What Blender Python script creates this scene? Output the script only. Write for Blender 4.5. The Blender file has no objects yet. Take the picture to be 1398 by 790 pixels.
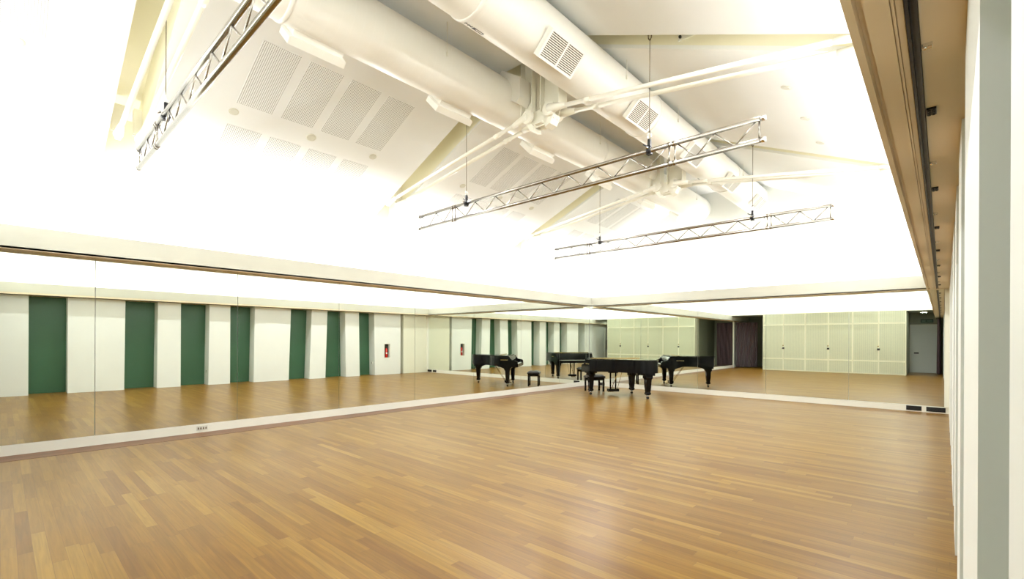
import bpy, bmesh, math, random
from mathutils import Vector, Matrix
random.seed(7)
col = bpy.context.scene.collection
PI = math.pi

# ------------------------------------------------------------------ room measures (metres)
XL, YB, ZT = -8.72, 13.33, 2.603          # left mirror plane, back mirror plane, underside of the bulkheads
XR = 0.072                                 # face of the right wall fins
XREC = 0.53                                # back of the right wall recesses
YF = -0.34                                 # cupboard front plane, behind the camera
YFF = -3.5                                 # end of the alcoves
K, ZE = 0.43, 4.05                         # roof pitch, eave height
XC = -4.37                                 # ridge line
ZFL = 5.62                                 # flat strip under the ridge
PR = 0.227                                 # bulkhead depth
SLOTS = (1.14, 5.42, 9.70)                 # roof frames
SW = 0.18


def zl(x): return ZE + K * (x - XL)
def zr(x): return ZE + K * (XRW - x)
XRW = XC * 2 - XL                          # right eave of the roof


# ------------------------------------------------------------------ materials
def principled(name, color, rough=0.6, metal=0.0, **kw):
    m = bpy.data.materials.new(name); m.use_nodes = True
    b = m.node_tree.nodes['Principled BSDF']
    b.inputs['Base Color'].default_value = (*color, 1)
    b.inputs['Roughness'].default_value = rough
    b.inputs['Metallic'].default_value = metal
    for k, v in kw.items(): b.inputs[k.replace('_', ' ')].default_value = v
    return m


class N:
    """little helper round a node tree"""
    def __init__(s, m): s.nt = m.node_tree; s.b = m.node_tree.nodes['Principled BSDF']
    def new(s, t, **kw):
        n = s.nt.nodes.new(t)
        for k, v in kw.items(): setattr(n, k, v)
        return n
    def link(s, a, b): s.nt.links.new(a, b)
    def math(s, op, a, b=None, c=None):
        n = s.nt.nodes.new('ShaderNodeMath'); n.operation = op
        for i, v in enumerate((a, b, c)):
            if v is None: continue
            if isinstance(v, (int, float)): n.inputs[i].default_value = v
            else: s.link(v, n.inputs[i])
        return n.outputs[0]
    def mix(s, fac, a, b, blend='MIX'):
        n = s.nt.nodes.new('ShaderNodeMix'); n.data_type = 'RGBA'; n.blend_type = blend
        for sock, v in ((n.inputs[0], fac), (n.inputs[6], a), (n.inputs[7], b)):
            if isinstance(v, (int, float)): sock.default_value = v
            elif isinstance(v, tuple): sock.default_value = (*v, 1)
            else: s.link(v, sock)
        return n.outputs[2]
    def xyz(s, which='Object'):
        t = s.new('ShaderNodeTexCoord'); sp = s.new('ShaderNodeSeparateXYZ')
        s.link(t.outputs[which], sp.inputs[0]); return sp.outputs, t.outputs[which]
    def comb(s, x, y, z=0.0):
        n = s.new('ShaderNodeCombineXYZ')
        for i, v in enumerate((x, y, z)):
            if isinstance(v, (int, float)): n.inputs[i].default_value = v
            else: s.link(v, n.inputs[i])
        return n.outputs[0]
    def bump(s, h, strength=0.2, dist=0.01):
        n = s.new('ShaderNodeBump'); n.inputs['Strength'].default_value = strength
        n.inputs['Distance'].default_value = dist
        s.link(h, n.inputs['Height']); s.link(n.outputs[0], s.b.inputs['Normal'])


def paint(name, color, rough=0.55, amount=0.04, scale=3.0):
    m = principled(name, color, rough); n = N(m)
    _, v = n.xyz()
    t = n.new('ShaderNodeTexNoise'); t.inputs['Scale'].default_value = scale; t.inputs['Detail'].default_value = 4
    n.link(v, t.inputs['Vector'])
    dark = tuple(c * (1 - amount) for c in color)
    n.link(n.mix(t.outputs[0], dark, color), n.b.inputs['Base Color'])
    t2 = n.new('ShaderNodeTexNoise'); t2.inputs['Scale'].default_value = 180
    n.link(v, t2.inputs['Vector']); n.bump(t2.outputs[0], 0.05, 0.002)
    return m


def wood(name, ramp, swap=False, w=0.078, length=1.15):
    m = principled(name, (.4, .2, .08), 0.30); n = N(m)
    o, v = n.xyz()
    u_, v_ = (o[1], o[0]) if swap else (o[0], o[1])
    row = n.math('FLOOR', n.math('DIVIDE', v_, w))
    wn = n.new('ShaderNodeTexWhiteNoise', noise_dimensions='1D'); n.link(row, wn.inputs['W'])
    along = n.math('ADD', n.math('DIVIDE', u_, length), n.math('MULTIPLY', wn.outputs['Value'], 7.3))
    cell = n.math('FLOOR', along)
    wn2 = n.new('ShaderNodeTexWhiteNoise', noise_dimensions='2D')
    n.link(n.comb(row, cell), wn2.inputs['Vector'])
    cr = n.new('ShaderNodeValToRGB'); e = cr.color_ramp.elements
    while len(e) < len(ramp): e.new(0.5)
    for i, (p, c) in enumerate(ramp): e[i].position = p; e[i].color = (*c, 1)
    n.link(wn2.outputs['Value'], cr.inputs[0])
    # grain, stretched along the board and different on each
    g = n.new('ShaderNodeTexNoise'); g.inputs['Scale'].default_value = 1.0; g.inputs['Detail'].default_value = 6
    g.inputs['Distortion'].default_value = 0.6
    n.link(n.comb(n.math('MULTIPLY', u_, 2.2), n.math('MULTIPLY', v_, 45.0), n.math('MULTIPLY', wn2.outputs['Value'], 40.0)), g.inputs['Vector'])
    gm = n.new('ShaderNodeMapRange'); gm.inputs[1].default_value = .3; gm.inputs[2].default_value = .7
    gm.inputs[3].default_value = .82; gm.inputs[4].default_value = 1.15
    n.link(g.outputs[0], gm.inputs[0])
    c1 = n.mix(1.0, cr.outputs[0], gm.outputs[0], 'MULTIPLY')
    # joints
    fy = n.math('FRACT', n.math('DIVIDE', v_, w)); fx = n.math('FRACT', along)
    gy = n.math('LESS_THAN', fy, 0.03); gx = n.math('LESS_THAN', fx, 0.0028)
    gap = n.math('MAXIMUM', gy, gx)
    c2 = n.mix(n.math('MULTIPLY', gap, 0.55), c1, (.10, .045, .015))
    n.link(c2, n.b.inputs['Base Color'])
    # worn lacquer: the gloss varies in soft patches
    r = n.new('ShaderNodeTexNoise'); r.inputs['Scale'].default_value = 1.3; r.inputs['Detail'].default_value = 3
    n.link(v, r.inputs['Vector'])
    rm = n.new('ShaderNodeMapRange'); rm.inputs[1].default_value = .2; rm.inputs[2].default_value = .8
    rm.inputs[3].default_value = .28; rm.inputs[4].default_value = .31
    n.link(r.outputs[0], rm.inputs[0]); n.link(rm.outputs[0], n.b.inputs['Roughness'])
    n.b.inputs['Specular IOR Level'].default_value = 0.13
    return m


def perforated(name, base, hole, pitch=0.0235, rad=0.30, mx=0.0, my=0.0):
    m = principled(name, base, 0.6); n = N(m)
    o, _ = n.xyz()
    fx = n.math('SUBTRACT', n.math('FRACT', n.math('DIVIDE', o[0], pitch)), 0.5)
    fy = n.math('SUBTRACT', n.math('FRACT', n.math('DIVIDE', o[1], pitch)), 0.5)
    d = n.math('SQRT', n.math('ADD', n.math('MULTIPLY', fx, fx), n.math('MULTIPLY', fy, fy)))
    n.link(n.mix(n.math('LESS_THAN', d, rad), base, hole), n.b.inputs['Base Color'])
    return m


def stripes(name, axis, pitch, duty, base, gap, rough=0.6):
    m = principled(name, base, rough); n = N(m)
    o, v = n.xyz()
    f = n.math('FRACT', n.math('DIVIDE', o[axis], pitch))
    g = n.math('LESS_THAN', f, duty)
    t = n.new('ShaderNodeTexNoise'); t.inputs['Scale'].default_value = 9; t.inputs['Detail'].default_value = 3
    n.link(v, t.inputs['Vector'])
    n.link(n.mix(n.math('MULTIPLY', g, n.math('ADD', n.math('MULTIPLY', t.outputs[0], .8), .25)), base, gap), n.b.inputs['Base Color'])
    n.bump(n.math('MULTIPLY', g, -1.0), 0.3, 0.004)
    return m


M = {}
M['white'] = paint('white_wall_paint', (.82, .845, .81))
M['ceil'] = paint('ceiling_paint', (.855, .87, .865))
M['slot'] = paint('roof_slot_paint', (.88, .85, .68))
M['cream'] = paint('cream_wall_paint', (.80, .80, .66))
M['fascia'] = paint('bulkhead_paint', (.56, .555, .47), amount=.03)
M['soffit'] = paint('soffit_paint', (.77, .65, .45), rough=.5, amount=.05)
M['soffit_dark'] = principled('soffit_reveal', (.34, .27, .17), .5)
M['groove'] = principled('dark_brown', (.12, .08, .04), .6)  # dark brown of socket holes, cables and eye bolts
M['green'] = paint('green_panel_paint', (.042, .125, .062), rough=.35, amount=.08)
M['duct'] = principled('duct_enamel', (.90, .89, .84), .42)
_n = N(M['duct']); _o, _v = _n.xyz()
_f = _n.math('FRACT', _n.math('DIVIDE', _o[1], 0.125))
_l = _n.math('LESS_THAN', _f, 0.05)
_n.link(_n.mix(_n.math('MULTIPLY', _l, .35), (.90, .89, .84), (.95, .94, .90)), _n.b.inputs['Base Color'])
_t = _n.new('ShaderNodeTexNoise'); _t.inputs['Scale'].default_value = 5; _n.link(_v, _t.inputs['Vector'])
_n.bump(_n.math('ADD', _n.math('MULTIPLY', _l, 1.0), _t.outputs[0]), .25, .012)
M['grille'] = stripes('grille_louvres', 1, 0.034, 0.42, (.85, .83, .76), (.05, .045, .03))
M['steel_cream'] = principled('cream_painted_steel', (.88, .86, .76), .4)
M['alu'] = principled('brushed_aluminium', (.36, .335, .30), .24, 1.0)
M['black_metal'] = principled('black_metal', (.012, .012, .014), .4, .3)
M['chrome'] = principled('chrome', (.8, .8, .8), .12, 1.0)
M['brass'] = principled('brass', (.75, .55, .22), .25, 1.0)
M['lacquer'] = principled('black_piano_lacquer', (.004, .004, .005), .10, 0.0, Specular_IOR_Level=.22)
M['leather'] = principled('black_leather', (.015, .014, .015), .38)
M['ivory'] = principled('ivory_keys', (.85, .84, .78), .25)
M['gold'] = principled('gold_lettering', (.72, .56, .22), .35, .8)
M['mirror'] = principled('mirror_glass', (.885, .925, .865), 0.0, 1.0)
M['mirror_edge'] = principled('mirror_edge', (.30, .34, .27), .4)
M['trim'] = paint('baseboard_paint', (.82, .82, .73), amount=.03)
M['black_slot'] = principled('black_vent', (.01, .01, .01), .6)
M['plastic'] = principled('socket_plastic', (.62, .62, .55), .4)
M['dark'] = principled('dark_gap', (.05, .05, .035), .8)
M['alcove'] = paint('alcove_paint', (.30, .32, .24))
M['curtain'] = principled('plum_velvet', (.085, .045, .055), .9, 0, Sheen_Weight=.3)
M['red'] = principled('red_enamel', (.55, .02, .015), .25)
M['frame_white'] = principled('cupboard_frame_paint', (.84, .83, .66), .5)
M['slats'] = stripes('slatted_door_panel', 0, 0.043, 0.32, (.60, .62, .45), (.30, .34, .26))
M['door'] = paint('door_paint', (.74, .78, .74), amount=.03)
M['sign_green'] = principled('sign_face', (.02, .07, .04), .4)
M['sign_mark'] = principled('sign_mark', (.10, .20, .13), .4)
M['perf'] = perforated('perforated_ceiling_board', (.855, .87, .865), (.06, .05, .035), rad=.25)
M['perf_row'] = perforated('perforated_ceiling_board_pale', (.855, .87, .865), (.06, .05, .035), rad=.25)
M['lens'] = principled('lamp_lens', (.62, .60, .50), .4)
M['floor'] = wood('parquet', [(0, (.155, .070, .008)), (.15, (.178, .086, .010)), (.6, (.205, .104, .013)), (.88, (.232, .124, .017)), (1, (.262, .150, .026))])
M['floor_strip'] = wood('dark_floor_strip', [(0, (.115, .042, .012)), (.5, (.135, .052, .016)), (1, (.155, .062, .020))], swap=True, w=.13, length=1.3)  # darker boards in a strip along the left baseboard


# ------------------------------------------------------------------ mesh helpers
class MB:
    def __init__(s): s.bm = bmesh.new(); s.mi = 0
    def _tag(s, fs):
        for f in fs: f.material_index = s.mi
    def box(s, x0, x1, y0, y1, z0, z1, bevel=0.0, mat=None):
        b = bmesh.new()
        vs = [b.verts.new((x, y, z)) for x in (x0, x1) for y in (y0, y1) for z in (z0, z1)]
        for q in ((0, 1, 3, 2), (4, 6, 7, 5), (0, 4, 5, 1), (2, 3, 7, 6), (0, 2, 6, 4), (1, 5, 7, 3)):
            b.faces.new([vs[i] for i in q])
        if bevel > 0: bmesh.ops.bevel(b, geom=b.edges[:], offset=bevel, segments=2, affect='EDGES', profile=.6)
        return s.merge(b, mat)
    def merge(s, b, mat=None):
        if mat is not None: b.transform(mat)
        bmesh.ops.recalc_face_normals(b, faces=b.faces[:])
        for f in b.faces: f.material_index = s.mi
        me = bpy.data.meshes.new('tmp'); b.to_mesh(me); b.free()
        s.bm.from_mesh(me); bpy.data.meshes.remove(me); return s
    def prism(s, pts, axis, a, b_, bevel=0.0, mat=None, smooth=False):
        """pts: 2-D outline; extruded along axis ('x','y','z') from a to b_"""
        b = bmesh.new()
        def P(p, t):
            return {'x': (t, p[0], p[1]), 'y': (p[0], t, p[1]), 'z': (p[0], p[1], t)}[axis]
        v0 = [b.verts.new(P(p, a)) for p in pts]; v1 = [b.verts.new(P(p, b_)) for p in pts]
        n = len(pts)
        b.faces.new(v0); b.faces.new(v1[::-1])
        for i in range(n):
            f = b.faces.new((v0[i], v1[i], v1[(i + 1) % n], v0[(i + 1) % n]))
            f.smooth = smooth
        if bevel > 0:
            es = [e for e in b.edges if len({round(v.co['xyz'.index(axis)], 5) for v in e.verts}) == 1]
            bmesh.ops.bevel(b, geom=es, offset=bevel, segments=2, affect='EDGES')
        return s.merge(b, mat)
    def tube(s, pts, r, seg=10, mat=None, caps=True):
        b = bmesh.new(); rings = []
        pts = [Vector(p) for p in pts]
        rr = r if isinstance(r, (list, tuple)) else [r] * len(pts)
        for i, p in enumerate(pts):
            d = (pts[min(i + 1, len(pts) - 1)] - pts[max(i - 1, 0)]).normalized()
            up = Vector((0, 0, 1)) if abs(d.z) < .9 else Vector((0, 1, 0))
            a = d.cross(up).normalized(); c = a.cross(d)
            rings.append([b.verts.new(p + (a * math.cos(2 * PI * k / seg) + c * math.sin(2 * PI * k / seg)) * rr[i]) for k in range(seg)])
        for r0, r1 in zip(rings, rings[1:]):
            for k in range(seg):
                f = b.faces.new((r0[k], r0[(k + 1) % seg], r1[(k + 1) % seg], r1[k])); f.smooth = True
        if caps:
            b.faces.new(rings[0][::-1]); b.faces.new(rings[-1])
        return s.merge(b, mat)
    def lathe(s, prof, seg=16, mat=None):
        return s._lathe(prof, seg, mat)
    def _lathe(s, prof, seg, mat):
        b = bmesh.new(); rings = []
        for z, r in prof:
            rings.append([b.verts.new((r * math.cos(2 * PI * k / seg), r * math.sin(2 * PI * k / seg), z)) for k in range(seg)])
        for r0, r1 in zip(rings, rings[1:]):
            for k in range(seg):
                f = b.faces.new((r0[k], r0[(k + 1) % seg], r1[(k + 1) % seg], r1[k])); f.smooth = True
        b.faces.new(rings[0][::-1]); b.faces.new(rings[-1])
        return s.merge(b, mat)
    def build(s, name, mats, parent=None, origin=None):
        me = bpy.data.meshes.new(name)
        if origin is not None: s.bm.transform(Matrix.Translation(-Vector(origin)))
        s.bm.to_mesh(me); s.bm.free()
        for m in (mats if isinstance(mats, (list, tuple)) else [mats]): me.materials.append(m)
        o = bpy.data.objects.new(name, me); col.objects.link(o)
        if origin is not None: o.location = origin
        if parent: o.parent = parent
        return o


def tag(o, label=None, cat=None, group=None, kind=None):
    if label: o['label'] = label
    if cat: o['category'] = cat
    if group: o['group'] = group
    if kind: o['kind'] = kind
    return o


def empty(name, loc, rz=0.0):
    o = bpy.data.objects.new(name, None); col.objects.link(o)
    o.location = loc; o.rotation_euler = (0, 0, rz); o.empty_display_size = .2
    return o


def struct(mb, name, mats):
    return tag(mb.build(name, mats), kind='structure')


def T(x=0, y=0, z=0, rx=0, ry=0, rz=0):
    return Matrix.Translation((x, y, z)) @ Matrix.Rotation(rz, 4, 'Z') @ Matrix.Rotation(ry, 4, 'Y') @ Matrix.Rotation(rx, 4, 'X')


def copy_tree(o, parent=None):
    c = o.copy(); col.objects.link(c)
    if parent: c.parent = parent
    for ch in list(o.children): copy_tree(ch, c)
    return c


# ------------------------------------------------------------------ THE SETTING
m = MB(); m.box(-8.9, .7, YFF - .1, YB + .1, -.12, 0.0)
struct(m, 'floor', M['floor'])
m = MB(); m.box(XL, XL + .40, -1.36, YB - .0, 0.0, .003)
struct(m, 'trim_1', M['floor_strip'])

m = MB()                                                    # left wall, behind and above the mirrors
m.box(XL - .22, XL - .02, YFF - .1, YB + .2, 0, 5.2)
struct(m, 'wall_left', M['white'])
m = MB(); m.box(XL - .22, XREC + .3, YB + .02, YB + .22, 0, 6.3)
struct(m, 'wall_back', M['white'])

# right wall: white fins between deep green recesses; the fins lean a little
FIN_X = [(-1.3, .034, -1), (.48, .035, 0), (1.22, .049, 0), (2.44, .060, 0), (3.21, .067, 0), (3.79, .068, 0), (4.57, .070, 0), (5.17, .072, 0)]
GREENS = [(.48, 1.22, 0, 0), (2.44, 3.21, -.02, -.02), (3.79, 4.57, 0, -.03), (5.17, 5.93, .0, -.03),
          (7.15, 7.92, -.07, -.08), (8.53, 9.26, -.07, .05), (9.86, 10.56, .05, .05)]
def fx(y):
    pts = [(-9, .035), (.48, .035), (1.22, .049), (2.44, .060), (3.21, .067), (4.57, .071), (6, .077), (13.5, .106), (99, .106)]
    for (a, xa), (b, xb) in zip(pts, pts[1:]):
        if a <= y <= b: return xa + (xb - xa) * (y - a) / (b - a)
def fin(mb, y0, y1, l0, l1, xback=.529, z1=2.603):
    """l0, l1: how far the foot of each edge sits from its head"""
    b = bmesh.new(); vs = []
    for z, k in ((0, 1), (z1, 0)):
        a0, a1 = y0 + l0 * k, y1 + l1 * k
        for x, y in ((fx(y0), a0), (fx(y1), a1), (xback, a1), (xback, a0)): vs.append(b.verts.new((x, y, z)))
    for q in ((0, 1, 2, 3), (4, 7, 6, 5), (0, 4, 5, 1), (1, 5, 6, 2), (2, 6, 7, 3), (3, 7, 4, 0)): b.faces.new([vs[i] for i in q])
    return mb.merge(b)
m = MB()
prev, pl = -1.3, 0
for (a, b, la, lb) in GREENS:
    fin(m, prev, a, pl, la); prev, pl = b, lb
struct(m, 'wall_right', M['white'])
# last fin holds the extinguisher niche: built round a hole
NY0, NY1, NZ0, NZ1 = 11.06, 11.32, .72, 1.30
m = MB()
fin(m, 10.56, NY0, .05, 0); fin(m, NY1, 11.87, 0, 0)
m.box(.097, .529, NY0, NY1, 0, NZ0); m.box(.097, .529, NY0, NY1, NZ1, 2.603)
struct(m, 'wall_right_end', M['white'])
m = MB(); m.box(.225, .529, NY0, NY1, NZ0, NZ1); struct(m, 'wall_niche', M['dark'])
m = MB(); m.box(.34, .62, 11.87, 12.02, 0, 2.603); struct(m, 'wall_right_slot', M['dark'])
m = MB(); m.box(.103, .62, 12.02, YB + .02, 0, 2.603); struct(m, 'wall_right_corner', M['cream'])
m = MB(); m.box(.572, .82, YFF - .1, YB + .2, 0, 5.2); m.box(.11, .572, YFF, YB + .02, 2.66, 5.2)
struct(m, 'wall_right_upper', M['white'])

# front wall (behind the camera): white above the cupboards and alcoves
CX0, CX1 = -6.94, -1.18
m = MB(); m.box(XL - .1, .7, -.82, -.62, 2.93, 6.3)
struct(m, 'wall_front', M['white'])
m = MB(); m.box(XL - .02, CX0, -.62, YF, 2.87, 2.93); struct(m, 'trim_10', M['white'])
m = MB(); m.box(CX1, .55, -.62, YF, 2.87, 2.93); struct(m, 'trim_11', M['white'])
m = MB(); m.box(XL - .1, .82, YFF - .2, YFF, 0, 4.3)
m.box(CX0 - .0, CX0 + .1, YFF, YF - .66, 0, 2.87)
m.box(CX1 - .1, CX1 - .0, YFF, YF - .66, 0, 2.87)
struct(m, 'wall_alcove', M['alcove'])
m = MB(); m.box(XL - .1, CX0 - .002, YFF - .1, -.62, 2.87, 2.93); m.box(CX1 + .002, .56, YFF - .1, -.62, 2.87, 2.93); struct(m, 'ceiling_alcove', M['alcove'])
m = MB(); m.box(-.0, .62, YFF, -1.3, 0, 2.6); o = struct(m, 'wall_right_alcove', M['white'])
for v in o.data.vertices: v.co.x = max(v.co.x, .06)

# ceiling: two slopes, flat strip below the ridge, open slots over the roof frames
m = MB()
XA, XB = XC - (ZFL - ZE) / K + 0, 0
xa = XL + (ZFL - ZE) / K; xb = XRW - (ZFL - ZE) / K
prof = [(XL - .1, zl(XL - .1)), (xa, ZFL), (xb, ZFL), (XRW + .15, ZE - K * .15)]
bays = [(-.75, SLOTS[0] - SW), (SLOTS[0] + SW, SLOTS[1] - SW), (SLOTS[1] + SW, SLOTS[2] - SW), (SLOTS[2] + SW, YB + .1)]
th = .05
for y0, y1 in bays:
    m.prism([(x, z) for x, z in prof] + [(x, z + th) for x, z in prof[::-1]], 'y', y0, y1)
    # white metal edge bead of the boards at each slot
struct(m, 'ceiling', M['ceil'])
m = MB()                                                     # the slot linings and the roof deck seen through them
for s in SLOTS:
    D = .62
    pr2 = [(x, z + th) for x, z in prof]
    up = [(x, z + D) for x, z in prof]
    for (ya, yb) in ((s - SW - .03, s - SW - .002), (s + SW + .002, s + SW + .03)):
        m.prism(pr2 + up[::-1], 'y', ya, yb)
    m.prism([(x, z) for x, z in up] + [(x, z + .05) for x, z in up[::-1]], 'y', s - SW - .03, s + SW + .03)
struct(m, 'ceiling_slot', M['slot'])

# bulkheads with open lighting coves on top
def bulkhead(name, prof, axis, a, b, mats, extra=None):
    m = MB(); m.prism(prof, axis, a, b)
    return struct(m, name, mats)
tb = .03
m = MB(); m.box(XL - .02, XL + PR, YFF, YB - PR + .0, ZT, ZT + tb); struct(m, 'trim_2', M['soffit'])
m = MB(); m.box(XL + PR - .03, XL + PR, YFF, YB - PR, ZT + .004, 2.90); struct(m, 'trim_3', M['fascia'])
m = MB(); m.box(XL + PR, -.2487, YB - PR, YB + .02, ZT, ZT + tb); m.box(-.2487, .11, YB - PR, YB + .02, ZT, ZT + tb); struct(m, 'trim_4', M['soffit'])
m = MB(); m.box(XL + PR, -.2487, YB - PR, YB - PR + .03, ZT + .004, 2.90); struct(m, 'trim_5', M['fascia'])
# right bulkhead: stepped underside with two grooves
m = MB()
P = [(-.2487, ZT), (-.223, ZT), (-.219, ZT + .034), (-.203, ZT + .034), (-.199, ZT + .004), (-.132, ZT + .004), (-.132, ZT + .016),
     (-.1285, ZT + .016), (-.1285, ZT + .004), (-.121, ZT + .004), (-.121, ZT + .016), (-.1175, ZT + .016), (-.1175, ZT + .004),
     (-.099, ZT + .004), (-.099, ZT + .03), (-.062, ZT + .03), (-.062, ZT + .006), (.571, ZT + .006), (.571, ZT + .045), (-.2487, ZT + .045)]
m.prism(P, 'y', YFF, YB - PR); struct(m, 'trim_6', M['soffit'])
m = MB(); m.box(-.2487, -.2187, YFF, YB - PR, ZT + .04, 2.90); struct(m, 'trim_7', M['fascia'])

# baseboards under the mirrors
m = MB(); m.box(XL - .02, XL + .012, -1.36, YB, 0, .135, .002); struct(m, 'baseboard_left', M['trim'])
m = MB(); m.box(XL + .012, .104, YB - .012, YB + .02, 0, .135, .002); struct(m, 'baseboard_back', M['trim'])
m = MB(); m.box(XL - .02, XL + .03, -1.43, -1.36, 0, ZT, .004); struct(m, 'trim_8', M['trim'])
m = MB(); m.box(.035, .104, YB - .06, YB + .02, .135, ZT, .004); struct(m, 'trim_9', M['trim'])

# ------------------------------------------------------------------ mirrors
def mirror(wall, a, b, label):
    m = MB(); g = .0035
    if wall == 'left': m.box(XL - .012, XL, a + g, b - g, .138, ZT - .002)
    else: m.box(a + g, b - g, YB, YB + .012, .138, ZT - .002)
    o = m.build('wall_mirror', [M['mirror'], M['mirror_edge']])
    for p in o.data.polygons:
        p.material_index = 0 if abs(p.normal.x if wall == 'left' else p.normal.y) > .9 else 1
    tag(o, label, 'mirror', 'mirror panels on the %s wall' % wall)
ls = [-1.36] + [.887 + 1.797 * k for k in range(-1, 7)] + [YB - .004]
LN = ['nearest the cupboards, behind the camera', 'cut by the left edge of the photo, showing the first green recess', 'second from the left edge of the photo, showing two green recesses',
      'third from the left edge of the photo, showing wide white fin', 'fourth from left edge of the photo, showing three green recesses',
      'fifth from the left edge, showing the reflected corner of the room', 'sixth from the left edge, showing the reflected piano rim',
      'seventh from the left edge, showing the reflected piano stool', 'narrower last one meeting the back mirrors at the corner']
for i, (a, b) in enumerate(zip(ls, ls[1:])):
    mirror('left', a, b, 'left wall mirror, ' + LN[i])
bs = [XL + .004] + [-8.594 + 1.748 * k for k in range(0, 5)] + [.035]
BN = ['very narrow strip in the corner', 'first wide one right of the corner', 'second wide one, behind the piano', 'third wide one, right of the piano tail',
      'fourth wide one, reflecting the curtain and cupboards', 'widest view of the door alcove, ending at right wall']
for i, (a, b) in enumerate(zip(bs, bs[1:])):
    mirror('back', a, b, 'back wall mirror, ' + BN[i])

# ------------------------------------------------------------------ green recess panels
GL = ['nearest the camera, at the left edge of the mirror view', 'second from the left edge of the mirror view', 'third, with a socket on its white side', 'fourth, beside the wide white fin',
      'fifth, after the wide white fin', 'sixth, narrow in the mirror', 'seventh and last, beside the extinguisher niche']
for i, (a, b, la, lb) in enumerate(GREENS):
    m = MB(); m.box(XREC, XREC + .04, a - .09, b + .09, .0, 2.602)
    tag(m.build('green_panel', M['green']), 'dark green recessed wall panel, ' + GL[i], 'panel', 'green panels recessed between the white fins')

# sockets on the white return faces
for y, z, lab in ((4.55, .43, 'small wall socket beside the third green recess'), (10.59, .51, 'small wall socket beside the last green recess')):
    e = empty('wall_socket', (.30, y, z))
    m = MB(); m.box(.262, .338, y - .012, y + .02, z - .045, z + .045, .003); o = m.build('socket_plate', M['plastic'], e); o.location = (-.30, -y, -z)
    for dz in (-.02, .02):
        m = MB(); m.box(.285, .315, y - .015, y - .010, z + dz - .01, z + dz + .01)
        o = m.build('socket_face', M['black_slot'], e); o.location = (-.30, -y, -z)
    tag(e, lab, 'socket')

# ------------------------------------------------------------------ floor level vents and outlet
for x0, x1, lab in ((-.575, -.323, 'left black cable vent in back baseboard near the right wall'), (-.247, .055, 'right black cable vent in back baseboard, touching the right wall'),
                    (-8.35, -8.11, 'black cable vent in the back baseboard near the corner')):
    e = empty('floor_vent', ((x0 + x1) / 2, YB - .012, .07)); L = ((x0 + x1) / 2, YB - .012, .07)
    m = MB()
    m.box(x0, x1, YB - .020, YB - .010, .022, .03); m.box(x0, x1, YB - .020, YB - .010, .112, .12)
    m.box(x0, x0 + .008, YB - .020, YB - .010, .03, .112); m.box(x1 - .008, x1, YB - .020, YB - .010, .03, .112)
    o = m.build('vent_frame', M['black_metal'], e); o.location = -Vector(L)
    m = MB(); m.box(x0 + .008, x1 - .008, YB - .015, YB - .0115, .03, .112)
    for k in range(5): m.box(x0 + .008, x1 - .008, YB - .019, YB - .015, .036 + k * .016, .042 + k * .016)
    o = m.build('vent_slats', M['black_slot'], e); o.location = -Vector(L)
    tag(e, lab, 'vent', 'black vents in the back baseboard')
e = empty('power_outlet', (XL + .012, 2.175, .07))
m = MB(); m.box(0, .006, -.075, .075, -.033, .038, .002); m.build('outlet_plate', M['plastic'], e)
for dy in (-.052, -.018, .018, .052):
    m = MB(); m.prism([(dy - .009, -.016), (dy + .009, -.016), (dy + .009, .004), (dy + .004, .018), (dy - .004, .018), (dy - .009, .004)], 'x', .006, .0075)
    m.build('socket', M['groove'], e)
tag(e, 'grey four-way power outlet in the white left baseboard', 'outlet')

# ------------------------------------------------------------------ fire extinguisher in its niche
e = empty('niche_frame', (.097, (NY0 + NY1) / 2, NZ0))
m = MB()
for (a, b, c, d) in ((-.16, .16, -.03, 0), (-.16, .16, .58, .61), (-.16, -.13, 0, .58), (.13, .16, 0, .58)): m.box(-.008, .002, a, b, c, d)
o = m.build('niche_trim', M['trim'], e)
tag(e, 'white frame round the extinguisher niche in the right wall', 'frame')
e = empty('fire_extinguisher', (.165, 11.19, NZ0))
m = MB(); m.lathe([(0, .045), (.008, .052), (.33, .052), (.37, .040), (.395, .02), (.41, .02)], 18); m.build('cylinder', M['red'], e)
m = MB(); m.lathe([(.41, .018), (.44, .018)], 10); m.box(-.012, .012, -.06, .03, .44, .452, .002); m.box(-.010, .010, -.06, .02, .465, .475, .002)
m.build('valve_handle', M['black_metal'], e)
m = MB(); m.tube([(0, .02, .425), (0, .06, .42), (0, .085, .36), (0, .075, .24), (0, .065, .14)], .009, 8); m.build('hose', M['black_metal'], e)
m = MB(); m.prism([(math.cos(a) * .0528, math.sin(a) * .0528) for a in [PI + k * PI / 10 - PI / 2 * 0 - .8 for k in range(0, 6)]] + [(0, 0)], 'z', .16, .22); m.build('white_label', M['ivory'], e)
tag(e, 'red fire extinguisher standing in the right wall niche', 'extinguisher')

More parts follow.
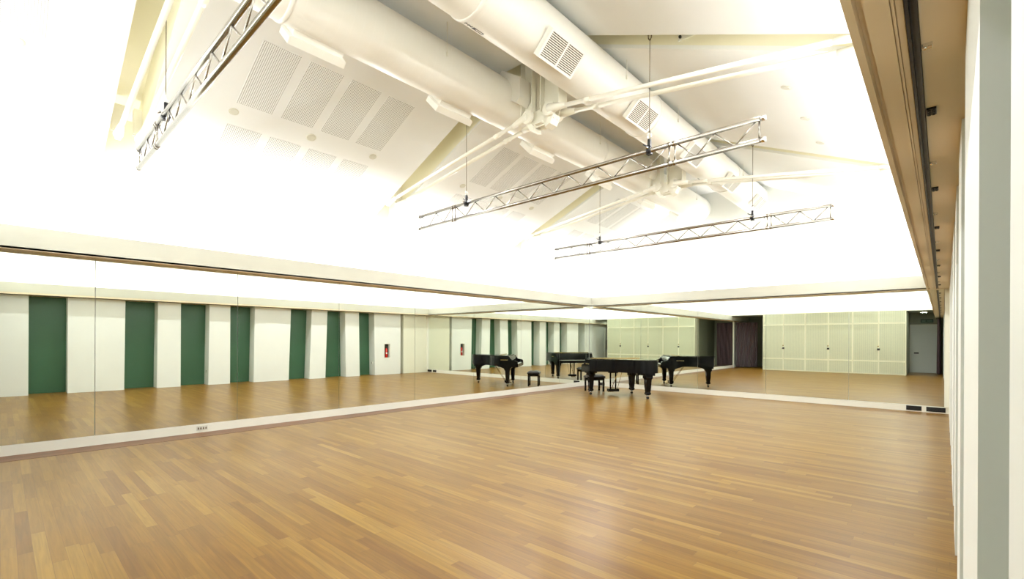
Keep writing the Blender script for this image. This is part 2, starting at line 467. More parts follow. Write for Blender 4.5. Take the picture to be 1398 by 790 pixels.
# ------------------------------------------------------------------ cupboards behind the camera
UW = (CX1 - CX0) / 3
def make_cupboard():
    e = empty('storage_cupboard', (CX0, YF, 0))
    m = MB(); m.box(0, UW, -.60, -.03, 0, 2.925); m.build('carcass', M['frame_white'], e)
    H = [(0.03, .60, 'lower_door'), (.62, 2.32, 'door'), (2.34, 2.90, 'upper_door')]
    for s in (0, 1):
        x0 = .008 + s * UW / 2; x1 = x0 + UW / 2 - .012
        for z0, z1, nm in H:
            m = MB(); w = .022 if True else 0
            m.box(x0, x1, -.03, 0, z0, z0 + w, .002); m.box(x0, x1, -.03, 0, z1 - w, z1, .002)
            m.box(x0, x0 + w, -.03, 0, z0 + w, z1 - w); m.box(x1 - w, x1, -.03, 0, z0 + w, z1 - w)
            d = m.build(nm, M['frame_white'], e)
            m = MB(); m.box(x0 + w, x1 - w, -.025, -.008, z0 + w, z1 - w); m.build('slatted_panel', M['slats'], d)
    xm = UW / 2
    m = MB(); m.box(xm - .05, xm + .05, -.0, .012, 1.10, 1.19, .004); m.tube([(xm + .02, .012, 1.13), (xm + .02, .05, 1.13), (xm - .06, .05, 1.13)], .009, 8)
    m.build('lever_handle', M['black_metal'], e)
    m = MB(); m.tube([(xm - .01, 0, 1.28), (xm - .01, .03, 1.28)], .026, 14); m.build('lock', M['brass'], e)
    return e
c0 = make_cupboard()
CL = ['beside the door alcove', 'middle one of the three', 'beside the curtain in the left alcove']
for i in range(3):
    c = c0 if i == 0 else copy_tree(c0)
    c.location = (CX1 - UW * (i + 1), YF, 0)
    tag(c, 'pale slatted double-door cupboard, ' + CL[i], 'cupboard', 'slatted storage cupboards')

# door, sign and lamp in the right-hand alcove
e = empty('door_1', (-.66, YFF, 0)); tag(e, kind='structure')
m = MB(); m.box(-.50, .46, .0, .045, 0.005, 2.30, .003); m.build('door_leaf', M['door'], e)
m = MB(); m.box(-.52, -.50, 0, .06, 0, 2.32); m.box(.46, .50, 0, .06, 0, 2.32); m.box(-.52, .50, 0, .06, 2.30, 2.34); m.build('door_frame', M['trim'], e)
m = MB(); m.box(-.36, -.18, .045, .055, .92, .98, .003); m.tube([(-.22, .05, .95), (-.22, .10, .95), (-.34, .10, .95)], .01, 8)
m.build('door_handle', M['black_metal'], e)
e = empty('exit_sign', (-.55, YFF + .0, 2.42))
m = MB(); m.box(-.23, .23, 0, .05, 0, .17, .006); m.build('sign_box', M['sign_green'], e)
m = MB(); m.box(-.19, -.05, .05, .052, .04, .13); m.box(.0, .19, .05, .052, .05, .12); m.build('sign_face', M['sign_mark'], e)
tag(e, 'unlit dark green sign on the wall above the alcove door', 'sign')
e = empty('ceiling_lamp', (-.62, -1.6, 2.87))
m = MB(); m.box(-.14, .14, -.06, .06, -.035, 0, .006); m.build('lamp_body', M['trim'], e)
m = MB(); m.box(-.12, .12, -.045, .045, -.045, -.035, .004); m.build('lamp_cover', M['ivory'], e)
tag(e, 'small white lamp on the ceiling of the door alcove', 'lamp')
e = empty('door_2', (.06, -2.55, 0)); tag(e, kind='structure')
m = MB(); m.box(-.025, .0, -.50, .50, .005, 2.3, .003); m.build('door_leaf', M['trim'], e)
m = MB(); m.box(-.03, -.024, .18, .28, .85, 1.55, .002); m.build('vision_slot', M['black_slot'], e)

# curtains, gathered in folds
def curtain(name, pts, amp, folds, z0, z1, label):
    """pts: the plan line the bunch follows"""
    b = bmesh.new(); n = folds * 8; rows = 7; grid = []
    P = [Vector((p[0], p[1], 0)) for p in pts]
    L = [0]
    for a, c in zip(P, P[1:]): L.append(L[-1] + (c - a).length)
    rnd = [random.uniform(.6, 1.3) for _ in range(folds + 2)]
    for j in range(rows):
        row = []
        for i in range(n + 1):
            t = i / n * L[-1]; k = 0
            while k < len(P) - 2 and t > L[k + 1]: k += 1
            d = (P[k + 1] - P[k]).normalized(); p = P[k] + d * (t - L[k]); nn = Vector((-d.y, d.x, 0))
            a = amp * rnd[int(i / 8)] * (0.8 + .35 * j / (rows - 1))
            p = p + nn * a * math.sin(2 * PI * i / 8 + .25 * math.sin(j)) + d * .012 * math.sin(1.7 * j + i)
            z = z1 + (z0 - z1) * j / (rows - 1)
            row.append(b.verts.new((p.x, p.y, z)))
        grid.append(row)
    for r0, r1 in zip(grid, grid[1:]):
        for i in range(n):
            f = b.faces.new((r0[i], r0[i + 1], r1[i + 1], r1[i])); f.smooth = True
    me = bpy.data.meshes.new(name); b.to_mesh(me); b.free(); me.materials.append(M['curtain'])
    o = bpy.data.objects.new(name, me); col.objects.link(o)
    md = o.modifiers.new('thickness', 'SOLIDIFY'); md.thickness = .006
    sb = o.modifiers.new('soft', 'SUBSURF'); sb.levels = 1; sb.render_levels = 2
    return tag(o, label, 'curtain')
curtain('gathered_curtain', [(-8.62, -1.55), (-8.1, -1.75), (-7.62, -1.95)], .07, 12, .02, 2.56, 'dark plum curtain bunched at the end of the left mirrors')
curtain('gathered_curtain', [(-.14, -2.1), (-.10, -2.6), (-.13, -3.3)], .06, 10, .02, 2.57, 'dark plum curtain bunched beside the alcove door')

# sliding track under the right bulkhead
e = empty('curtain_track', (-.08, 0, ZT))
m = MB(); m.prism([(-.016, -.010), (-.006, -.010), (-.006, .026), (-.016, .026)], 'y', YFF + .1, YB - PR - .05)
m.prism([(.006, -.010), (.016, -.010), (.016, .026), (.006, .026)], 'y', YFF + .1, YB - PR - .05)
m.box(-.006, .006, YFF + .1, YB - PR - .05, .012, .026)
m.build('track_rail', M['black_metal'], e)
ys = [2.33, 3.88, 5.43, 6.97, 8.5, 10.05, 11.6]
for y in ys:
    m = MB(); m.box(.020, .050, y - .012, y + .012, -.008, .010, .002); m.tube([(.028, y, -.012), (.028, y, .004)], .007, 8)
    m.build('track_clip', M['chrome'], e)
    m = MB(); y2 = y + .70
    m.box(.020, .056, y2 - .06, y2 + .02, -.004, .008, .001)
    for a in (.030, .046):
        for c in (-.045, -.02, .005): m.tube([(a, y2 + c, -.010), (a, y2 + c, -.003)], .006, 6)
    m.build('bracket_plate', M['black_metal'], e)
tag(e, 'black steel curtain track with clips under the right bulkhead', 'track')

# ------------------------------------------------------------------ ceiling boards, downlights
ang = math.atan(K)
def on_left(x, y, lift=0.0):
    """frame on the underside of the left slope: local x runs up the slope, z points down into the room"""
    ex = Vector((math.cos(ang), 0, math.sin(ang))); ey = Vector((0, 1, 0)); ez = Vector((math.sin(ang), 0, -math.cos(ang)))
    p = Vector((x, y, zl(x))) + ez * lift
    return Matrix(((ex.x, -ey.x, ez.x, p.x), (ex.y, -ey.y, ez.y, p.y), (ex.z, -ey.z, ez.z, p.z), (0, 0, 0, 1)))
def on_right(x, y, lift=0.0):
    ex = Vector((math.cos(ang), 0, -math.sin(ang))); ez = Vector((-math.sin(ang), 0, -math.cos(ang)))
    p = Vector((x, y, zr(x))) + ez * lift
    return Matrix(((ex.x, 0, ez.x, p.x), (ex.y, -1, ez.y, p.y), (ex.z, 0, ez.z, p.z), (0, 0, 0, 1)))
PITCH = .0235
def board(x0, x1, y0, y1):
    cl = (x1 - x0) / math.cos(ang)
    nx, ny = round(cl / PITCH), round((y1 - y0) / PITCH)
    hx, hy = nx * PITCH / 2, ny * PITCH / 2
    m = MB()
    m.box(0, nx * PITCH, 0, ny * PITCH, 0.0, .006)
    o = m.build('perforated_panel', M['perf'])
    o.matrix_world = on_left(x0, (y0 + y1) / 2 + hy, 0)
    return o
BAYN = {-4.072: 'bay at the top left', 0: 'nearest full bay', 4.28: 'middle bay past second frame', 8.56: 'far bay by the back wall'}
ORD = ['first', 'second', 'third', 'fourth']
base_u = [2.16, 2.745, 3.335, 3.925]
for off in (-4.072, 0, 4.28, 8.56):
    for k, y in enumerate(base_u):
        if y + off + .475 > YB - .05 or y + off < YF: continue
        row4 = '%s panel from the left' % ORD[k] if off > -1 else 'right-hand panel'
        o = board(-7.13, -6.147, y + off, y + off + .475)
        tag(o, 'perforated ceiling panel, upper row, %s, %s' % (row4, BAYN[off]), 'ceiling panel', 'perforated panels on the left ceiling slope')
        o = board(-8.49, -7.52, y + off, y + off + .475)
        tag(o, 'perforated ceiling panel, lower row, %s, %s' % (row4, BAYN[off]), 'ceiling panel', 'perforated panels on the left ceiling slope')
def downlight(mat, label, r=.05):
    e = empty('downlight', (0, 0, 0)); e.matrix_world = mat
    m = MB(); m.lathe([(0, r * 1.25), (.006, r * 1.2), (.008, r)], 24); m.build('bezel', M['lens'], e)
    m = MB(); m.lathe([(.008, r), (.010, r * .9)], 24); m.build('lens', M['plastic'], e)
    return tag(e, label, 'downlight', 'small round ceiling downlights')
for y, lab in ((.11, 'at top left of the photo'), (2.185, 'left of the round speaker'), (4.35, 'right of the round speaker'), (6.42, 'in the middle bay, near side'),
               (7.52, 'in the centre of the middle bay'), (8.61, 'in the middle bay, far side')):
    downlight(on_left(-7.29, y), 'small round downlight on the left ceiling slope ' + lab)
for y, lab in ((6.62, 'nearest of the three'), (7.72, 'middle of the three'), (8.83, 'farthest of the three')):
    downlight(on_right(-1.45, y), 'small round downlight on the right ceiling slope, ' + lab)
e = empty('ceiling_speaker', (0, 0, 0)); e.matrix_world = on_left(-7.30, 3.277)
m = MB(); m.lathe([(0, .075), (.008, .075), (.010, .068)], 28); m.build('rim', M['trim'], e)
m = MB(); m.lathe([(.010, .067), (.014, .055)], 28); m.build('speaker_grille', M['lens'], e)
tag(e, 'round grey-beige speaker between two perforated panel rows', 'speaker')

# ------------------------------------------------------------------ air ducts
DZ, DX1, DX2, DR = 5.20, -5.10, -3.64, .34
def duct(cx, side, label, boxes, joints, stickers):
    """side: +1 the outlets look down to the right wall, -1 to the left wall"""
    e = empty('air_duct', (cx, 6.5, DZ)); off = 6.5
    m = MB(); y0, y1 = -.63, YB + .02
    seg = 48; b = bmesh.new(); rings = []
    for y in [y0 + (y1 - y0) * k / 40 for k in range(41)]:
        rings.append([b.verts.new((DR * math.cos(2 * PI * k / seg), y - off, DR * math.sin(2 * PI * k / seg))) for k in range(seg)])
    for r0, r1 in zip(rings, rings[1:]):
        for k in range(seg):
            f = b.faces.new((r0[k], r0[(k + 1) % seg], r1[(k + 1) % seg], r1[k])); f.smooth = True
    b.faces.new(rings[0][::-1]); b.faces.new(rings[-1])
    m.merge(b); m.build('duct_tube', M['duct'], e)
    for y in joints:
        m = MB(); m.tube([(0, y - off - .02, 0), (0, y - off - .02, 0.0001), (0, y - off + .02, 0)], DR + .01, 48); 
        m.bm.free(); m.bm = bmesh.new()
        m._lathe([(-.025, DR), (-.02, DR + .012), (.02, DR + .012), (.025, DR)], 48, T(0, y - off, 0, rx=PI / 2))
        m.build('joint_band', M['duct'], e)
    for y in boxes:
        R_ = T(0, y - off, 0, ry=(PI / 4 + PI / 2) if side > 0 else (PI / 4 + PI))
        # saddle box: local x is outwards at 45 degrees below horizontal
        q = PI / 4 + .025 if side > 0 else PI * 3 / 4; e1 = .42 if side > 0 else .46
        R_ = T(0, y - off, 0) @ Matrix.Rotation(q, 4, 'Y')
        m = MB(); m.box(.20, e1 - .06, -.29, .29, -.12, .12, 0, R_)
        m.prism([(e1 - .075, -.31), (e1 - .06, -.33), (e1, -.33), (e1, .33), (e1 - .06, .33), (e1 - .075, .31)], 'z', -.16, .16, mat=R_)
        bx = m.build('outlet_box', M['duct'], e)
        m = MB()
        for c in (-.155, .155):
            m.box(e1 + .001, e1 + .007, c - .145, c + .145, -.14, .14, 0, R_)
        g = m.build('grille', M['grille_r'] if side > 0 else M['grille_l'], bx)
        m = MB()
        for z0, z1, ya, yb in ((-.16, -.14, -.33, .33), (.14, .16, -.33, .33), (-.14, .14, -.33, -.298), (-.14, .14, -.012, .012), (-.14, .14, .298, .33)):
            m.box(e1, e1 + .015, ya, yb, z0, z1, 0, R_)
        m.build('grille_frame', M['duct'], bx)
    for y, q in stickers:
        m = MB(); R_ = T(0, y - off, 0) @ Matrix.Rotation(q, 4, 'Y')
        # faded maker's mark: two slanted strokes, a crossbar and a boxed word
        for yy in (-.13, -.085): m.box(DR, DR + .002, yy, yy + .012, -.022, .022, 0, R_)
        m.box(DR, DR + .002, -.13, -.04, -.006, .006, 0, R_); m.box(DR, DR + .002, -.045, -.035, -.022, .022, 0, R_)
        m.box(DR, DR + .002, -.02, .13, .014, .026, 0, R_); m.box(DR, DR + .002, -.02, .13, -.026, -.014, 0, R_)
        m.box(DR, DR + .002, -.02, .02, -.026, .026, 0, R_); m.box(DR, DR + .002, .12, .13, -.026, .026, 0, R_)
        m.build('duct_sticker', M['black_metal'], e)
    return tag(e, label, 'duct')
def grille_mat(name, q):
    m = principled(name, (.85, .83, .76), .6); n = N(m); o, v = n.xyz()
    # louvres run along Y, stacked along the tilted direction
    cs, sn = math.sin(q), math.cos(q)
    s = n.math('ADD', n.math('MULTIPLY', o[0], cs), n.math('MULTIPLY', o[2], sn))
    g = n.math('LESS_THAN', n.math('FRACT', n.math('DIVIDE', s, 0.0215)), .5)
    n.link(n.mix(g, (.85, .83, .76), (.06, .05, .035)), n.b.inputs['Base Color'])
    return m
M['grille_r'] = grille_mat('grille_louvres_right', PI / 4 + .025); M['grille_l'] = grille_mat('grille_louvres_left', 3 * PI / 4)
BX = [.40, 2.45, 4.50, 6.55, 8.60, 10.65, 12.65]
duct(DX2, +1, 'right white round air duct with louvred outlets along the ceiling', BX, [3.3, 7.1, 11.0], [(3.47, PI * .62), (9.95, PI * .62)])
LD = duct(DX1, -1, 'left white round air duct with boxed outlets along the ceiling', BX, [2.0, 7.9], [(3.45, PI * .80), (11.2, PI * .80)])
# hanger rods of the ducts
def duct_hanger(x, y, lab):
    e = empty('duct_hanger', (x, y, ZFL))
    zc = ZFL if abs(x - XC) < .5 else min(ZFL, zl(x) if x < XC else zr(x))
    m = MB(); m.tube([(0, 0, zc - ZFL), (0, 0, DZ + .0 - ZFL)], .004, 6); m.build('rod', M['steel_cream'], e)
    m = MB(); m.tube([(0, 0, DZ - .02 - ZFL), (0, 0, DZ + .03 - ZFL)], .012, 8); m.build('lug', M['steel_cream'], e)
    tag(e, lab, 'hanger', 'thin rods holding the ducts')
duct_hanger(DX1 + DR + .013, 3.9, 'thin rod holding the left duct, nearest of its rods')
duct_hanger(DX1 + DR + .013, 7.6, 'thin rod holding the left duct beyond the second roof frame')
duct_hanger(DX1 + DR + .013, 12.3, 'thin rod holding the left duct near back wall')
duct_hanger(DX2 + DR + .013, 5.95, 'thin rod on the right side of the right duct, nearest')
duct_hanger(DX2 + DR + .013, 7.7, 'thin rod on the right side of the right duct, middle')
duct_hanger(DX2 + DR + .013, 11.2, 'thin rod on the right side of right duct, farthest')

# ------------------------------------------------------------------ roof frames: posts, forks and paired tie rods
def roof_frame():
    e = empty('roof_frame', (XC, 0, 4.8))
    # posts: H sections (local coordinates, X from the ridge line)
    for x0, x1 in ((-.36, -.13), (.02, .36)):
        m = MB(); zt = 6.15 - 4.8
        m.box(x0, x1, -.012, .012, .05, zt)
        m.box(x0, x0 + .016, -.10, .10, .05, zt); m.box(x1 - .016, x1, -.10, .10, .05, zt)
        m.build('post', M['steel_cream'], e)
    m = MB()
    for y in (-.055, .035): m.prism([(-.24, -.10), (-.10, -.15), (.10, -.15), (.24, -.10), (.30, .10), (-.30, .10)], 'y', y, y + .02)
    for sx in (-1, 1):
        m.prism([(sx * .10, -.20), (sx * .19, -.17), (sx * .26, -.05), (sx * .20, -.02), (sx * .12, -.12)], 'y', -.085, .085)
    m.box(-.06, .06, -.12, .12, -.13, -.10)
    m.build('node_plate', M['steel_cream'], e)
    for y in (-.115, .115):
        for sd in (-1, 1):
            # fork plate with pin, rod, end plate with pin
            ax, az, bx, bz = sd * .20, .02, sd * 3.93, -.52
            d = Vector((bx - ax, 0, bz - az)).normalized()
            r = Vector((ax, y, az))
            m = MB(); m.tube([(ax, y - .028, az), (ax, y + .028, az)], .10, 28); m.tube([r, r + d * .30], [.07, .035], 12)
            fk = m.build('fork', M['steel_cream'], e)
            m = MB(); m.tube([(ax, y - .045, az), (ax, y + .045, az)], .032, 16); m.build('pin', M['steel_cream'], fk)
            m = MB(); m.tube([r + d * .24, Vector((bx, y, bz)) - d * .2], .030, 14); rd = m.build('tie_rod', M['steel_cream'], e)
            m = MB(); m.tube([r + d * .58, r + d * .70], .036, 14); m.build('coupler', M['steel_cream'], rd)
            q = Vector((bx, y, bz))
            m = MB(); m.tube([q - d * .34, q], [.030, .06], 12); m.tube([(bx, y - .03, bz), (bx, y + .03, bz)], .07, 20)
            m.box(bx - .031, bx + .031, y - .03, y + .03, bz - .0, bz + .40); m.box(bx - .05, bx - .03, y - .07, y + .07, bz + .05, bz + .40); m.box(bx + .03, bx + .05, y - .07, y + .07, bz + .05, bz + .40)
            eb = m.build('end_bracket', M['steel_cream'], e)
            m = MB(); m.tube([(bx, y - .05, bz), (bx, y + .05, bz)], .028, 14); m.build('pin', M['steel_cream'], eb)
    return e
f0 = roof_frame()
RN = ['nearest the camera, at the top left', 'middle one with its joint between the ducts', 'farthest one near the back wall']
for i, s in enumerate(SLOTS):
    f = f0 if i == 0 else copy_tree(f0)
    f.location = (XC, s + (.045 if i == 0 else 0), 4.8)
    tag(f, 'cream steel roof frame with paired tie rods, ' + RN[i], 'roof frame', 'roof frames')
# side stubs on the left duct at the frames
for s in (5.42, 9.70):
    m = MB(); m.prism([(DX1 + .30, 5.10), (DX1 + .43, 5.02), (DX1 + .50, 5.10), (DX1 + .50, 5.38), (DX1 + .12, 5.62), (DX1 + .05, 5.52)], 'y', s - .26, s - .02)
    m.bm.transform(Matrix.Translation((-DX1, -6.5, -DZ))); m.build('folded_bracket', M['duct'], LD)

# camera on the far lining of the middle slot
e = empty('security_camera', (-2.28, SLOTS[1] + SW, 5.22))
m = MB(); m.box(-.11, .11, -.02, 0, -.07, .07, .004); m.build('mounting_plate', M['trim'], e)
m = MB(); m.tube([(.02, -.02, .01), (.02, -.10, .0)], [.045, .038], 18); m.build('lens_barrel', M['black_metal'], e)
m = MB(); m.tube([(-.06, -.02, .03), (-.06, -.045, .03)], .018, 10); m.tube([(-.08, -.02, -.03), (-.08, -.045, -.03)], .016, 10); m.build('sensor', M['black_metal'], e)
tag(e, 'small white plate with black camera beside the hanging cable', 'camera')

# ------------------------------------------------------------------ ladder trusses and their hangers
def truss():
    e = empty('lighting_truss', (0, 0, 0))
    zt, zb, L = .115, -.115, 2.99
    m = MB(); m.tube([(-L, 0, zt), (L, 0, zt)], .026, 16); m.build('top_chord', M['alu'], e)
    m = MB(); m.tube([(-L, 0, zb), (L, 0, zb)], .026, 16); m.build('bottom_chord', M['alu'], e)
    def seg(a, b, n):
        vs = [a + .035, b - .035]
        for x in vs:
            q = MB(); q.tube([(x, 0, zb + .02), (x, 0, zt - .02)], .010, 8); q.build('upright', M['alu'], e)
        st = (b - a - .14) / n
        for k in range(n):
            x0 = a + .07 + k * st
            for p, r in (((x0, zt - .02), (x0 + st / 2 - .012, zb + .02)), ((x0 + st / 2 + .012, zb + .02), (x0 + st, zt - .02))):
                q = MB(); q.tube([(p[0], 0, p[1]), (r[0], 0, r[1])], .0085, 8); q.build('brace', M['alu'], e)
        for x in (a, b):
            for z in (zt, zb):
                if abs(x) > 2.9: continue
                q = MB(); q.tube([(x - .05, 0, z), (x - .012, 0, z)], .031, 14); q.tube([(x + .012, 0, z), (x + .05, 0, z)], .031, 14)
                if x == a: q.build('coupler', M['alu'], e)
                else: q.bm.free()
    seg(-L, -2.0, 2); seg(-2.0, 2.0, 8); seg(2.0, L, 2)
    for x in (-L, L):
        for z in (zt, zb):
            q = MB(); q.tube([(x - .02 * (x > 0) - (-.02) * (x < 0) * 0, 0, z), (x + (.03 if x > 0 else -.03), 0, z)], .030, 14); q.build('end_spigot', M['chrome'], e)
    return e
t0 = truss(); ZTR = 3.735
TN = ['nearest one, top left of the photo', 'middle one crossing below the ducts', 'farthest one near the back wall']
for i, s in enumerate(SLOTS):
    t = t0 if i == 0 else copy_tree(t0)
    t.location = (-4.39, s + (.014 if i == 0 else 0), ZTR)
    tag(t, 'silver aluminium ladder truss hung across the room, ' + TN[i], 'truss', 'hung lighting trusses')
def hanger(x, y, tilt=0.0):
    e = empty('truss_hanger', (x, y, ZTR + .115))
    zc = (zl(x) if x < XC else zr(x)) - (ZTR + .115) + (.60 if x < XC else .14)
    m = MB(); m.tube([(0, 0, .22), (0, 0, zc - .10)], .0045, 6); m.build('cable', M['groove'], e)
    m = MB(); m.tube([(0, 0, zc - .12), (.02, 0, zc - .09), (.022, 0, zc - .04), (0, 0, zc - .0), (-.022, 0, zc - .04), (-.02, 0, zc - .09), (0, 0, zc - .12)], .007, 6)
    m.build('eye_bolt', M['groove'], e)
    m = MB(); m.tube([(0, 0, .25), (.022, 0, .21), (.024, 0, .17), (0, 0, .13), (-.024, 0, .17), (-.022, 0, .21), (0, 0, .25)], .006, 6)
    m.build('shackle', M['chrome'], e)
    m = MB(); R_ = Matrix.Rotation(tilt, 4, 'Y')
    m.box(-.018, .018, -.02, .02, .05, .14, .004, R_)
    m._lathe([(-.028, .042), (.028, .042)], 18, R_ @ T(0, 0, 0, ry=PI / 2))
    m.tube([R_ @ Vector((0, 0, .06)), R_ @ Vector((-.05, .01, .075)), R_ @ Vector((-.09, .01, .10))], .009, 8)
    m.box(-.03, .03, -.03, .03, -.05, -.035, .004, R_)
    m.build('clamp', M['black_metal'], e)
    m = MB(); m.tube([(.0, -.045, .03), (.0, -.075, .01)], .010, 8); m.build('wing_nut', M['chrome'], e)
    return e
for i, s in enumerate(SLOTS):
    for x, sd in ((-6.06, 'left'), (-2.68, 'right')):
        tag(hanger(x, s + (.030 if i == 0 else 0)), 'thin cable with black clamp on the %s of the %s silver truss' % (sd, ('nearest', 'middle', 'farthest')[i]), 'cable hanger', 'cable hangers of the trusses')

# ------------------------------------------------------------------ grand piano
PM = empty('grand_piano', (-6.80, 11.52, 0), math.radians(-34.4)); PM.scale = (1.03, 1.03, 1.0)
def bez(p0, p1, p2, p3, n=10):
    out = []
    for i in range(n):
        t = i / n; a = (1 - t)
        out.append(tuple(a ** 3 * p0[k] + 3 * a * a * t * p1[k] + 3 * a * t * t * p2[k] + t ** 3 * p3[k] for k in (0, 1)))
    return out
def rim(off=0.0, x0=-.02):
    w = .735
    o = [(x0, -w), (.16, -w)]
    o += bez((.16, -w), (.52, -w), (.50, -.30), (.86, -.12), 12)
    o += bez((.86, -.12), (1.06, -.02), (1.33, .02), (1.34, .36), 12)
    o += bez((1.34, .36), (1.34, .62), (1.25, w), (1.02, w), 10)
    o += [(1.02, w), (x0, w)]
    if off:
        c = (.55, .15); o = [(c[0] + (p[0] - c[0]) * (1 + off), c[1] + (p[1] - c[1]) * (1 + off)) for p in o]
    return o
m = MB(); m.prism(rim(), 'z', .665, .975, .004); m.build('case', M['lacquer'], PM)
m = MB(); m.prism(rim(.012), 'z', .982, 1.004, .004); lid = m.build('lid', M['lacquer'], PM)
m = MB(); m.box(-.012, -.0, -.70, .70, -.0, .02, .002, T(.24, 0, 1.004)); m.build('lid_hinge', M['brass'], lid)
m = MB(); m.box(-.33, -.02, -.735, .735, .625, .70, .006); m.box(-.34, -.325, -.70, .70, .64, .725, .004); m.build('key_bed', M['lacquer'], PM)
for y in (-.735, .655):
    m = MB(); m.prism([(-.33, .70), (-.33, .79), (-.30, .825), (-.15, .85), (-.06, .975), (-.0, .975), (-.0, .70)], 'y', y, y + .08, .004); m.build('arm', M['lacquer'], PM)
m = MB(); m.prism([(-.12, .745), (-.10, .90), (-.06, .975), (.0, .975), (.0, .745)], 'y', -.65, .65); m.build('fallboard', M['lacquer'], PM)
m = MB()
for k in range(52): m.box(-.29, -.125, -.611 + k * .0235, -.611 + k * .0235 + .0225, .70, .738, .001)
m.build('white_keys', M['ivory'], PM)
m = MB(); pat = [0, 1, 3, 4, 5]
for k in range(51):
    if k % 7 in pat: m.box(-.235, -.125, -.611 + (k + 1) * .0235 - .006, -.611 + (k + 1) * .0235 + .006, .738, .750, .001)
m.build('black_keys', M['lacquer'], PM)
for (x, y, nm) in ((0.0, -.60, 'leg'), (0.0, .60, 'leg'), (1.15, .44, 'leg')):
    m = MB()
    m.box(x - .13, x + .13, y - .13, y + .13, .60, .668, .01)
    m.box(x - .095, x + .095, y - .095, y + .095, .52, .61, .02)
    b = bmesh.new(); prof = [(.56, .085), (.50, .070), (.30, .060), (.17, .048), (.16, .058), (.12, .058), (.11, .042), (.10, .036)]
    rs = []
    for z, r in prof: rs.append([b.verts.new((x + sx * r, y + sy * r, z)) for sx, sy in ((-1, -1), (1, -1), (1, 1), (-1, 1))])
    for r0, r1 in zip(rs, rs[1:]):
        for k in range(4): b.faces.new((r0[k], r0[(k + 1) % 4], r1[(k + 1) % 4], r1[k]))
    b.faces.new(rs[0]); b.faces.new(rs[-1][::-1]); m.merge(b)
    lg = m.build(nm, M['lacquer'], PM)
    m = MB(); m._lathe([(.062, .034), (.085, .036), (.10, .03)], 14, T(x, y, 0)); m.build('ferrule', M['chrome'], lg)
    m = MB(); m._lathe([(.06, .018), (.10, .020)], 12, T(x, y, 0)); m.tube([(x - .018, y, .032), (x + .018, y, .032)], .032, 18); m.box(x - .03, x + .03, y - .012, y + .012, .03, .07, .003)
    m.build('caster', M['black_metal'], lg)
    # curved bracket under the case beside the leg
    s = 1 if x < .5 else -1
    m = MB(); m.prism([(x + s * .10, .668), (x + s * .34, .668), (x + s * .30, .640), (x + s * .20, .615), (x + s * .12, .58), (x + s * .10, .54)], 'y', y - .04, y + .04)
    m.build('leg_bracket', M['lacquer'], PM)
LY = MB()
LY.tube([(.10, -.075, .66), (.10, -.075, .15)], [.024, .020], 12); LY.tube([(.10, .075, .66), (.10, .075, .15)], [.024, .020], 12)
LY.box(.03, .17, -.15, .15, .09, .165, .008); LY.box(.04, .16, -.12, .12, .60, .665, .008); LY.tube([(.10, 0, .6), (.10, 0, .16)], .006, 6)
lyre = LY.build('pedal_lyre', M['lacquer'], PM)
for y in (-.06, 0, .06):
    m = MB(); m.prism([(-.07, .062), (-.05, .072), (.06, .105), (.06, .090), (-.05, .055)], 'y', y - .017, y + .017); m.build('pedal', M['brass'], lyre)
for y in (-.09, .09):
    m = MB(); m.tube([(.15, y, .12), (.52, y * .6, .66)], .007, 8); m.build('lyre_stay', M['brass'], lyre)
# row of tiny gilt letters on both sides of the case
def letters(y, s, x0=.14):
    q = MB(); x = x0
    for k, w in enumerate((.020, .026, .022, .026, .018, .026, .020)):
        q.box(x, x + .004, y, y + s * .002, .845, .870); q.box(x + w - .005, x + w, y, y + s * .002, .845, .870)
        q.box(x, x + w, y, y + s * .002, .855 if k % 2 else .866, .859 if k % 2 else .870)
        x += w + .010
    return q
q = letters(.7355, 1); q.build('gilt_lettering', M['gold'], PM)
q = letters(-.7375, 1, -.02 + .0); q.build('gilt_lettering', M['gold'], PM)
tag(PM, 'black grand piano with closed lid near the mirrored corner', 'piano')

# ------------------------------------------------------------------ piano stool
ST = empty('piano_stool', (-7.56, 11.84, 0), math.radians(-34.4))
m = MB(); b = bmesh.new(); nx, ny = 24, 36; w, l = .20, .26
top = [[None] * (ny + 1) for _ in range(nx + 1)]
for i in range(nx + 1):
    for j in range(ny + 1):
        u, v = i / nx, j / ny
        edge = min(1, 6 * min(u, 1 - u)) ** .5 * min(1, 8 * min(v, 1 - v)) ** .5
        tuft = abs(math.sin(u * PI * 2)) * .5 + abs(math.sin(v * PI * 3)) * .5
        top[i][j] = b.verts.new(((u - .5) * 2 * w, (v - .5) * 2 * l, .445 + .035 * edge + .018 * tuft * edge))
for i in range(nx):
    for j in range(ny):
        f = b.faces.new((top[i][j], top[i + 1][j], top[i + 1][j + 1], top[i][j + 1])); f.smooth = True
bot = [[b.verts.new((top[i][j].co.x, top[i][j].co.y, .40)) for j in (0, ny)] for i in (0, nx)]
def side(line, a, c):
    for p, r in zip(line, line[1:]): pass
ex = bmesh.ops.extrude_edge_only(b, edges=[e for e in b.edges if len(e.link_faces) == 1])
for v in [g for g in ex['geom'] if isinstance(g, bmesh.types.BMVert)]: v.co.z = .40
be = [e for e in b.edges if len(e.link_faces) == 1 and all(abs(v.co.z - .40) < 1e-5 for v in e.verts)]
bmesh.ops.holes_fill(b, edges=be)
for v in [v for v in b.verts if not v.link_edges]: b.verts.remove(v)
m.merge(b); cu = m.build('tufted_seat', M['leather'], ST)
m = MB()
for u in (-.5, 0, .5):
    for v in (-.66, 0, .66): m._lathe([(.470, .008), (.476, .006)], 8, T(u * w, v * l, 0))
m.build('button', M['leather'], cu)
m = MB(); m.box(-.18, .18, -.24, .24, .33, .405, .006); m.build('stool_frame', M['lacquer'], ST)
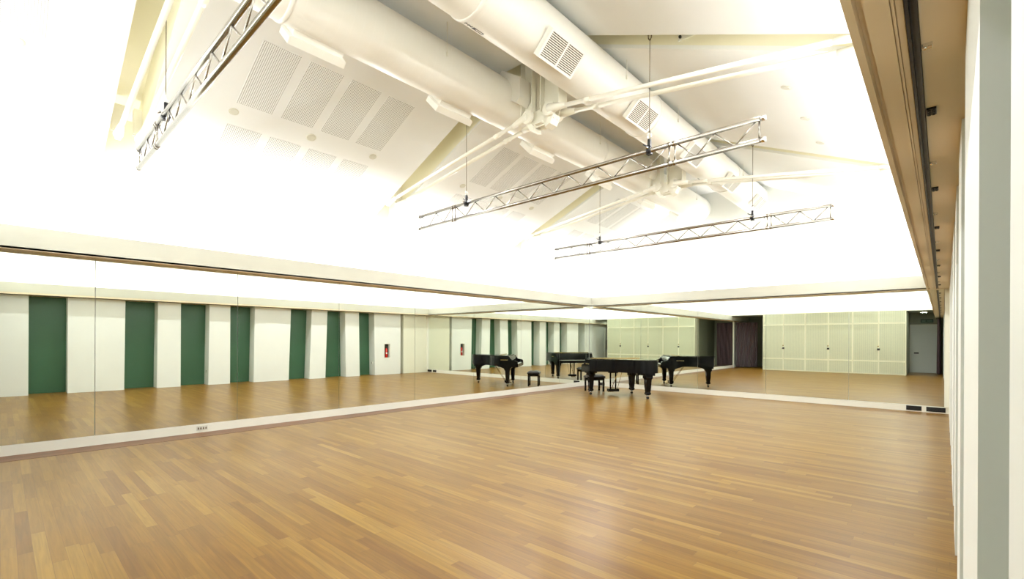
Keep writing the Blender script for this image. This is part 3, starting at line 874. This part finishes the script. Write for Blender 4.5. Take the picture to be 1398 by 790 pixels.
for sx in (-1, 1):
    for sy in (-1, 1):
        m = MB(); m.prism([(0, 0), (.045, 0), (.045, .045), (0, .045)], 'z', 0, .40, .002, T(-.18 if sx < 0 else .135, -.24 if sy < 0 else .195, 0)); m.build('leg', M['lacquer'], ST)
for sy in (-1, 1):
    m = MB(); m.tube([(0, sy * .235, .37), (0, sy * .265, .37)], .012, 10); m.tube([(0, sy * .26, .37), (0, sy * .285, .37)], .028, 16); m.build('height_knob', M['lacquer'], ST)
tag(ST, 'black tufted leather piano stool behind the grand piano keyboard', 'stool')

# ------------------------------------------------------------------ light: strip lamps lying in the coves
def strip(name, loc, sx, sy, power, rot=(PI, 0, 0), color=(.985, .985, 1.0)):
    l = bpy.data.lights.new(name, 'AREA'); l.shape = 'RECTANGLE'; l.size = sx; l.size_y = sy; l.energy = power; l.color = color
    o = bpy.data.objects.new(name, l); col.objects.link(o); o.location = loc; o.rotation_euler = rot
    return o
PW = 0.54
strip('cove_lamp', (XL + .10, (YB + YF) / 2, 2.70), .10, YB - YF - .5, 620 * PW, (PI, math.radians(-14), 0))
strip('cove_lamp', (XC, YB - .11, 2.70), 8.2, .10, 300 * PW, (PI + math.radians(-14), 0, 0))
strip('cove_lamp', (XC, -.50, 2.96), 8.0, .10, 220 * PW, (PI + math.radians(10), 0, 0))
strip('cove_lamp', (-.06, (YB + YF) / 2, 2.70), .10, YB - YF - .5, 620 * PW, (PI, math.radians(14), 0))

l = bpy.data.lights.new('alcove_lamp', 'AREA'); l.shape = 'RECTANGLE'; l.size = .22; l.size_y = .08; l.energy = 5; l.color = (.95, 1, .9)
o = bpy.data.objects.new('alcove_lamp', l); col.objects.link(o); o.location = (-.62, -1.6, 2.822)
def down(x, y, z, power):
    l = bpy.data.lights.new('downlight_fill', 'AREA'); l.shape = 'DISK'; l.size = .10; l.energy = power; l.color = (.985, .985, 1.0); l.cycles.use_multiple_importance_sampling = False
    o = bpy.data.objects.new('downlight_fill', l); col.objects.link(o); o.location = (x, y, z - .03); o.rotation_euler = (0, -ang if x < XC else ang, 0)
for y in (.11, 2.185, 4.35, 6.42, 7.52, 8.61, 10.7, 12.0):  # lamps added to lift floor and walls; several stand without a fixture
    down(-7.29, y, zl(-7.29), 43); down(-1.45, y, zr(-1.45), 43)

# ------------------------------------------------------------------ world, camera, colour
w = bpy.data.worlds.new('room_air'); bpy.context.scene.world = w; w.use_nodes = True
w.node_tree.nodes['Background'].inputs[0].default_value = (.9, .9, .8, 1)
w.node_tree.nodes['Background'].inputs[1].default_value = 0.05
cam = bpy.data.cameras.new('camera'); co = bpy.data.objects.new('camera', cam); col.objects.link(co)
F, YAW, ROLL, Y0 = 640.1, .7426, .0045, 463.8
cam.sensor_width = 36; cam.lens = F / 1398 * 36; cam.shift_y = (Y0 - 395) / 1398; cam.clip_start = .005
co.matrix_world = Matrix.Translation((0, 0, 1.5)) @ Matrix.Rotation(YAW, 4, 'Z') @ Matrix.Rotation(PI / 2, 4, 'X') @ Matrix.Rotation(ROLL, 4, 'Z')
sc = bpy.context.scene; sc.camera = co
sc.view_settings.view_transform = 'Standard'; sc.view_settings.look = 'None'; sc.view_settings.gamma = 1; sc.view_settings.exposure = 0
sc.view_settings.use_curve_mapping = False
cy = sc.cycles
cy.max_bounces = 14; cy.diffuse_bounces = 7; cy.glossy_bounces = 9; cy.sample_clamp_indirect = 5; cy.blur_glossy = .5
cy.use_denoising = True
